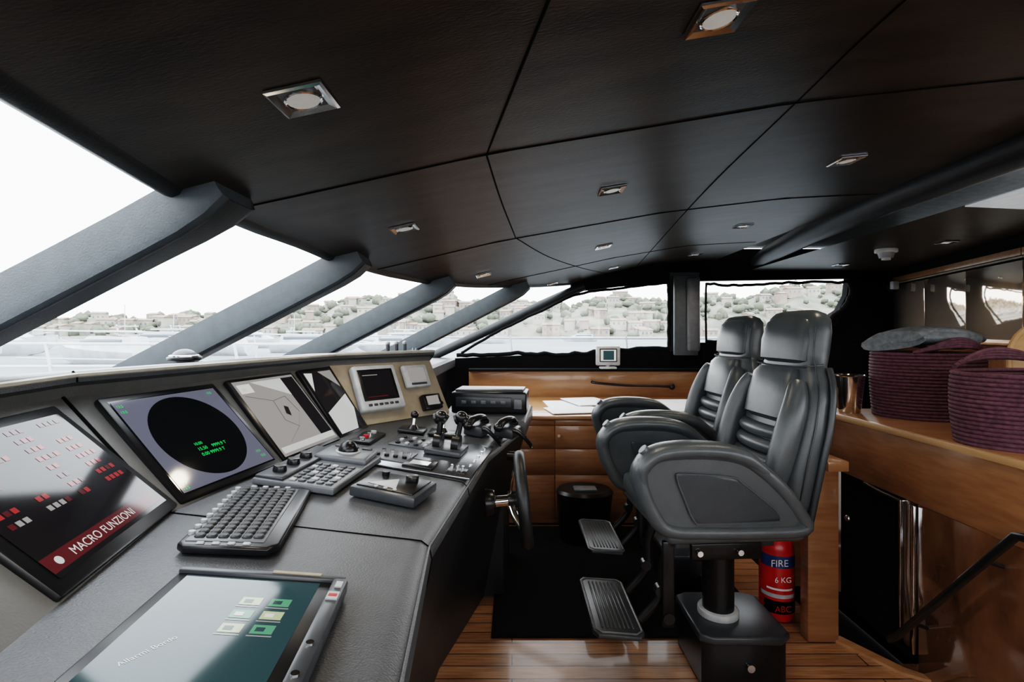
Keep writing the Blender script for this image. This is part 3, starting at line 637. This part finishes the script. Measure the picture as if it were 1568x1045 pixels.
    # arms
    for s in (-1,1):
        y=s*.285
        path=[(.16,y,.725),(.14,y,.79),(.075,y,.875),(-.005,y,.95),(-.09,y,1.005),(-.20,y,1.028),(-.34,y,1.032),(-.44,y,1.018),(-.495,y,.965),(-.485,y,.89),(-.445,y,.80),(-.385,y,.735),(-.22,y,.722),(-.03,y,.718)]
        b.sweep(path,.046,.030,M_chair,bi=(0,1,0),closed=True,ex=2.3,n=16,smooth=5,M=top)
        b.sweep([(.03,y,.925),(-.05,y,.99),(-.11,y,1.020),(-.20,y,1.038),(-.34,y,1.042),(-.44,y,1.022),(-.492,y,.965),(-.482,y,.90)],.058,.032,M_chair,bi=(0,1,0),ex=2.3,n=16,M=top,taper=lambda t:1-.35*abs(2*t-1)**4)
        pl=cat([(p[0],p[2],0) for p in path],4,True)
        b.prism([(p.x,p.y) for p in pl],-.030,.030,M_chair,top@fr((0,y,0),(1,0,0),(0,0,1)))
        q=[(-.36,.945),(-.33,.955),(-.15,.94),(-.10,.915),(.03,.81),(.05,.772),(.02,.762),(-.24,.762),(-.29,.772),(-.33,.86)]
        q=cat([(a,c,0) for a,c in q],3,True)
        b.prism([(p.x,p.y) for p in q],-.038,.038,M_chairD,top@fr((0,y,0),(1,0,0),(0,0,1)),bev=.006)
        b.sweep([(p.x,y+s*.038,p.y) for p in q],.004,.004,M_chair,closed=True,smooth=0,n=6,M=top)
        b.cyl((-.462,y,1.028),(-.482,y,1.046),.020,M_grey,n=18,M=top)
        b.cyl((.14,y-s*.05,.74),(.14,y+s*.03,.74),.022,M_black,n=16,M=top)
    return b.done(45)
chair(.965,2.30,4)
chair(1.06,3.08,3)
# ------------------------------------------------------------------ exterior
M_hill=mat('hill_vegetation',(.110,.115,.098),.95,col2=(.20,.192,.165),scale=.06,var=.2)  # hillside colours greyed so they carry the distance haze
M_tree=mat('tree_foliage',(.088,.096,.076),.95,col2=(.145,.15,.12),scale=.2)
M_sea=mat('sea_surface',(.20,.22,.23),.8,scale=.02,spec=.1)
M_h1=mat('house_cream',(.30,.285,.26),.9,scale=.2); M_h2=mat('house_rose',(.26,.22,.195),.9,scale=.2); M_roof=mat('terracotta_roof',(.20,.155,.13),.9,scale=.3)  # muted house tones, haze mixed into the colour
M_hull=mat('yacht_gelcoat',(.42,.44,.46),.4,scale=.5); M_hw=mat('yacht_window',(.12,.14,.16),.3)
b=B('sea_water'); b.rect(-2500,-600,2500,2500,-3,M_sea); b.done()
uu=[-2.5,-1.2,-.8,-.6,-.45,-.3,-.22,-.1,0,.12,.2,.3,.4,.5,.58,.65,.9,1.6]; vv=[.02,.022,.026,.030,.045,.062,.070,.062,.05,.060,.066,.060,.070,.085,.095,.098,.09,.05]
def hz(u): return float(np.interp(u,uu,vv))*420+1.5+2.2*math.sin(u*37)+1.3*math.sin(u*91+1)
def hzt(u,t): return -3.2+(hz(u)+3.2)*(math.sin(t*math.pi/2)**.9)
b=B('hillside')
rs=[]
for u in np.linspace(-2.5,1.6,330):
    r=[]
    for k in range(11):
        t=k/10; Y=330+150*t
        r.append((u*Y,Y,hzt(u,t)+(random.uniform(-1,1)*1.3 if k>0 else 0)))
    rs.append(r)
b.rings(rs,M_hill,loop=False)
rr=random.Random(11)
for i in range(210):
    u=rr.uniform(-1.3,.95); t=rr.random()**1.7*.8+.01; Y=330+150*t
    z_=hzt(u,t); w=rr.uniform(5,13); h=rr.uniform(3,6.5); d=rr.uniform(5,8)
    M=T(u*Y,Y-2,z_)@R(rr.uniform(-25,25),'Z')
    b.box((0,0,h/2-1),(w,d,h+2),rr.choice([M_h1,M_h1,M_h2]),0,M)
    b.prism([(-d/2-.5,0),(d/2+.5,0),(0,1.5)],-w/2-.5,w/2+.5,M_roof,M@T(0,0,h)@fr((0,0,0),(0,1,0),(0,0,1)))
    if w>7:
        for k in range(3): b.box((-w/3+w/3*k,-d/2-.03,h*.55),(1.1,.05,1.6),M_hw,0,M)
for i in range(900):
    u=rr.uniform(-1.3,.95); t=rr.random()**.7; Y=330+150*t; z_=hzt(u,t); s=rr.uniform(1.5,4.0)
    tt=bmesh.new(); bmesh.ops.create_icosphere(tt,subdivisions=1,radius=s)
    for v in tt.verts: v.co*=rr.uniform(.75,1.2)
    b.merge(tt,M_tree,T(u*Y,Y-3,z_+s*.4)@Matrix.Diagonal((1.3,1,rr.uniform(.7,1.4),1)))
b.done(80)
def yacht(X,Y,L,a):
    b=B('moored_yacht',base=T(X,Y,-3)@R(a,'Z')@Matrix.Diagonal((L/20,L/20,L/20,1)))
    rs=[]
    for x,w,z0,z1 in ((-10,2.3,-.3,2.0),(-5,2.6,-.4,2.1),(0,2.6,-.4,2.3),(5,1.9,-.2,2.6),(8,.9,.4,2.9),(10,.08,1.6,3.1)):
        rs.append([(x,-w,z1),(x,-w*.85,(z0+z1)/2),(x,-w*.3,z0),(x,w*.3,z0),(x,w*.85,(z0+z1)/2),(x,w,z1)])
    b.rings(rs,M_hull)
    b.rings([[(x0,-w,2.0),(x1,-w*.8,z1),(x1,w*.8,z1),(x0,w,2.0)] for x0,x1,w,z1 in ((-8,-7.5,2,4.2),(-2,-2,2.1,4.4),(2,.8,1.9,4.3),(6,2.2,1.0,3.6))],M_hull)
    b.box((-2.5,0,3.5),(9,3.9,.7),M_hw,.1); b.box((-3.5,0,5.0),(6,3.2,.35),M_hull,.1); b.box((-5.5,0,5.8),(.5,3,.15),M_hull)
    for s in(-1,1): b.cyl((-6,s*1.4,4.3),(-5.2,s*1.3,6),.12,M_hull,n=6); b.sweep([(1,s*2.3,3.2),(5,s*1.9,3.5),(8,s*.9,3.8),(10,0,4.0)],.04,.04,M_hull,smooth=2,n=5)
    for x in (1,3,5,7,9): b.cyl((x,-1.6+x*.12,2.5),(x,-1.6+x*.12,3.6),.03,M_hull,n=5)
    b.cyl((-5,0,5),(-5,0,9),.06,M_hull,n=5); b.done()
for X,Y,L,a in ((-78,66,20,15),(-56,70,18,160),(-98,96,22,8),(-58,98,18,170),(-42,110,18,10),(-27,112,16,165),(-28,150,20,8),(-122,124,24,0),(-8,190,16,0),(30,230,16,180),(-84,120,20,175),(-70,140,20,4),(-50,160,20,176)): yacht(X,Y,L,a)
b=B('quay_breakwater'); b.box((20,318,-2.4),(600,4,1.6),M_h1,.2); b.done()
b=B('side_deck_railing')
for z_ in (1.08,1.42): b.sweep([(-6,6.2,z_+.1),(0,6.2,z_),(4,6.2,z_)],.010,.010,M_hull,smooth=2,n=6)
for x in (-3,-1.2,.1,1.5,2.7): b.cyl((x,6.2,.2),(x-.12,6.2,1.45),.012,M_hull,n=8)
b.done()
b=B('foredeck')
b.prism([(-2.35,-1.8),(-2.35,3.2),(-2.0,4.6),(-1.2,6.0),(-6,5.6),(-12,3.8),(-16,1.5),(-12,-1.5),(-6,-3)],.55,.62,M_hull)
for z_ in (1.10,1.35): b.sweep([(-1.2,5.95,z_),(-6,5.55,z_+.02),(-12,3.75,z_+.08),(-15.8,1.5,z_+.15)],.016,.016,M_hull,smooth=3,n=6)
for p in ((-3,5.8),(-5,5.65),(-7,5.25),(-9,4.65),(-11,4.05),(-13,3.2)): b.cyl((p[0],p[1],.6),(p[0]-.15,p[1],1.37),.015,M_hull,n=6)
b.done()
# ------------------------------------------------------------------ world
w=bpy.data.worlds.new('World'); bpy.context.scene.world=w; w.use_nodes=True; nt=w.node_tree; N=nt.nodes; L=nt.links
bg=N['Background']; tc=N.new('ShaderNodeTexCoord'); sp=N.new('ShaderNodeSeparateXYZ'); cr=N.new('ShaderNodeValToRGB')
L.new(tc.outputs['Generated'],sp.inputs[0]); L.new(sp.outputs['Z'],cr.inputs[0]); L.new(cr.outputs[0],bg.inputs[0])
cr.color_ramp.elements[0].position=0; cr.color_ramp.elements[0].color=(.98,.985,1,1); cr.color_ramp.elements[1].position=.6; cr.color_ramp.elements[1].color=(.90,.95,1,1)
bg.inputs[1].default_value=4.4
# ------------------------------------------------------------------ camera
cam=bpy.data.cameras.new('camera'); cam.lens=18; cam.sensor_width=36; cam.shift_y=-.00925; cam.clip_start=.02; cam.clip_end=5000
co=bpy.data.objects.new('camera',cam); co.location=(0,0,1.5); co.rotation_euler=(math.radians(90),0,0)
bpy.context.scene.collection.objects.link(co); bpy.context.scene.camera=co
vs=bpy.context.scene.view_settings
vs.view_transform='Filmic'; vs.look='High Contrast'; vs.exposure=0.35
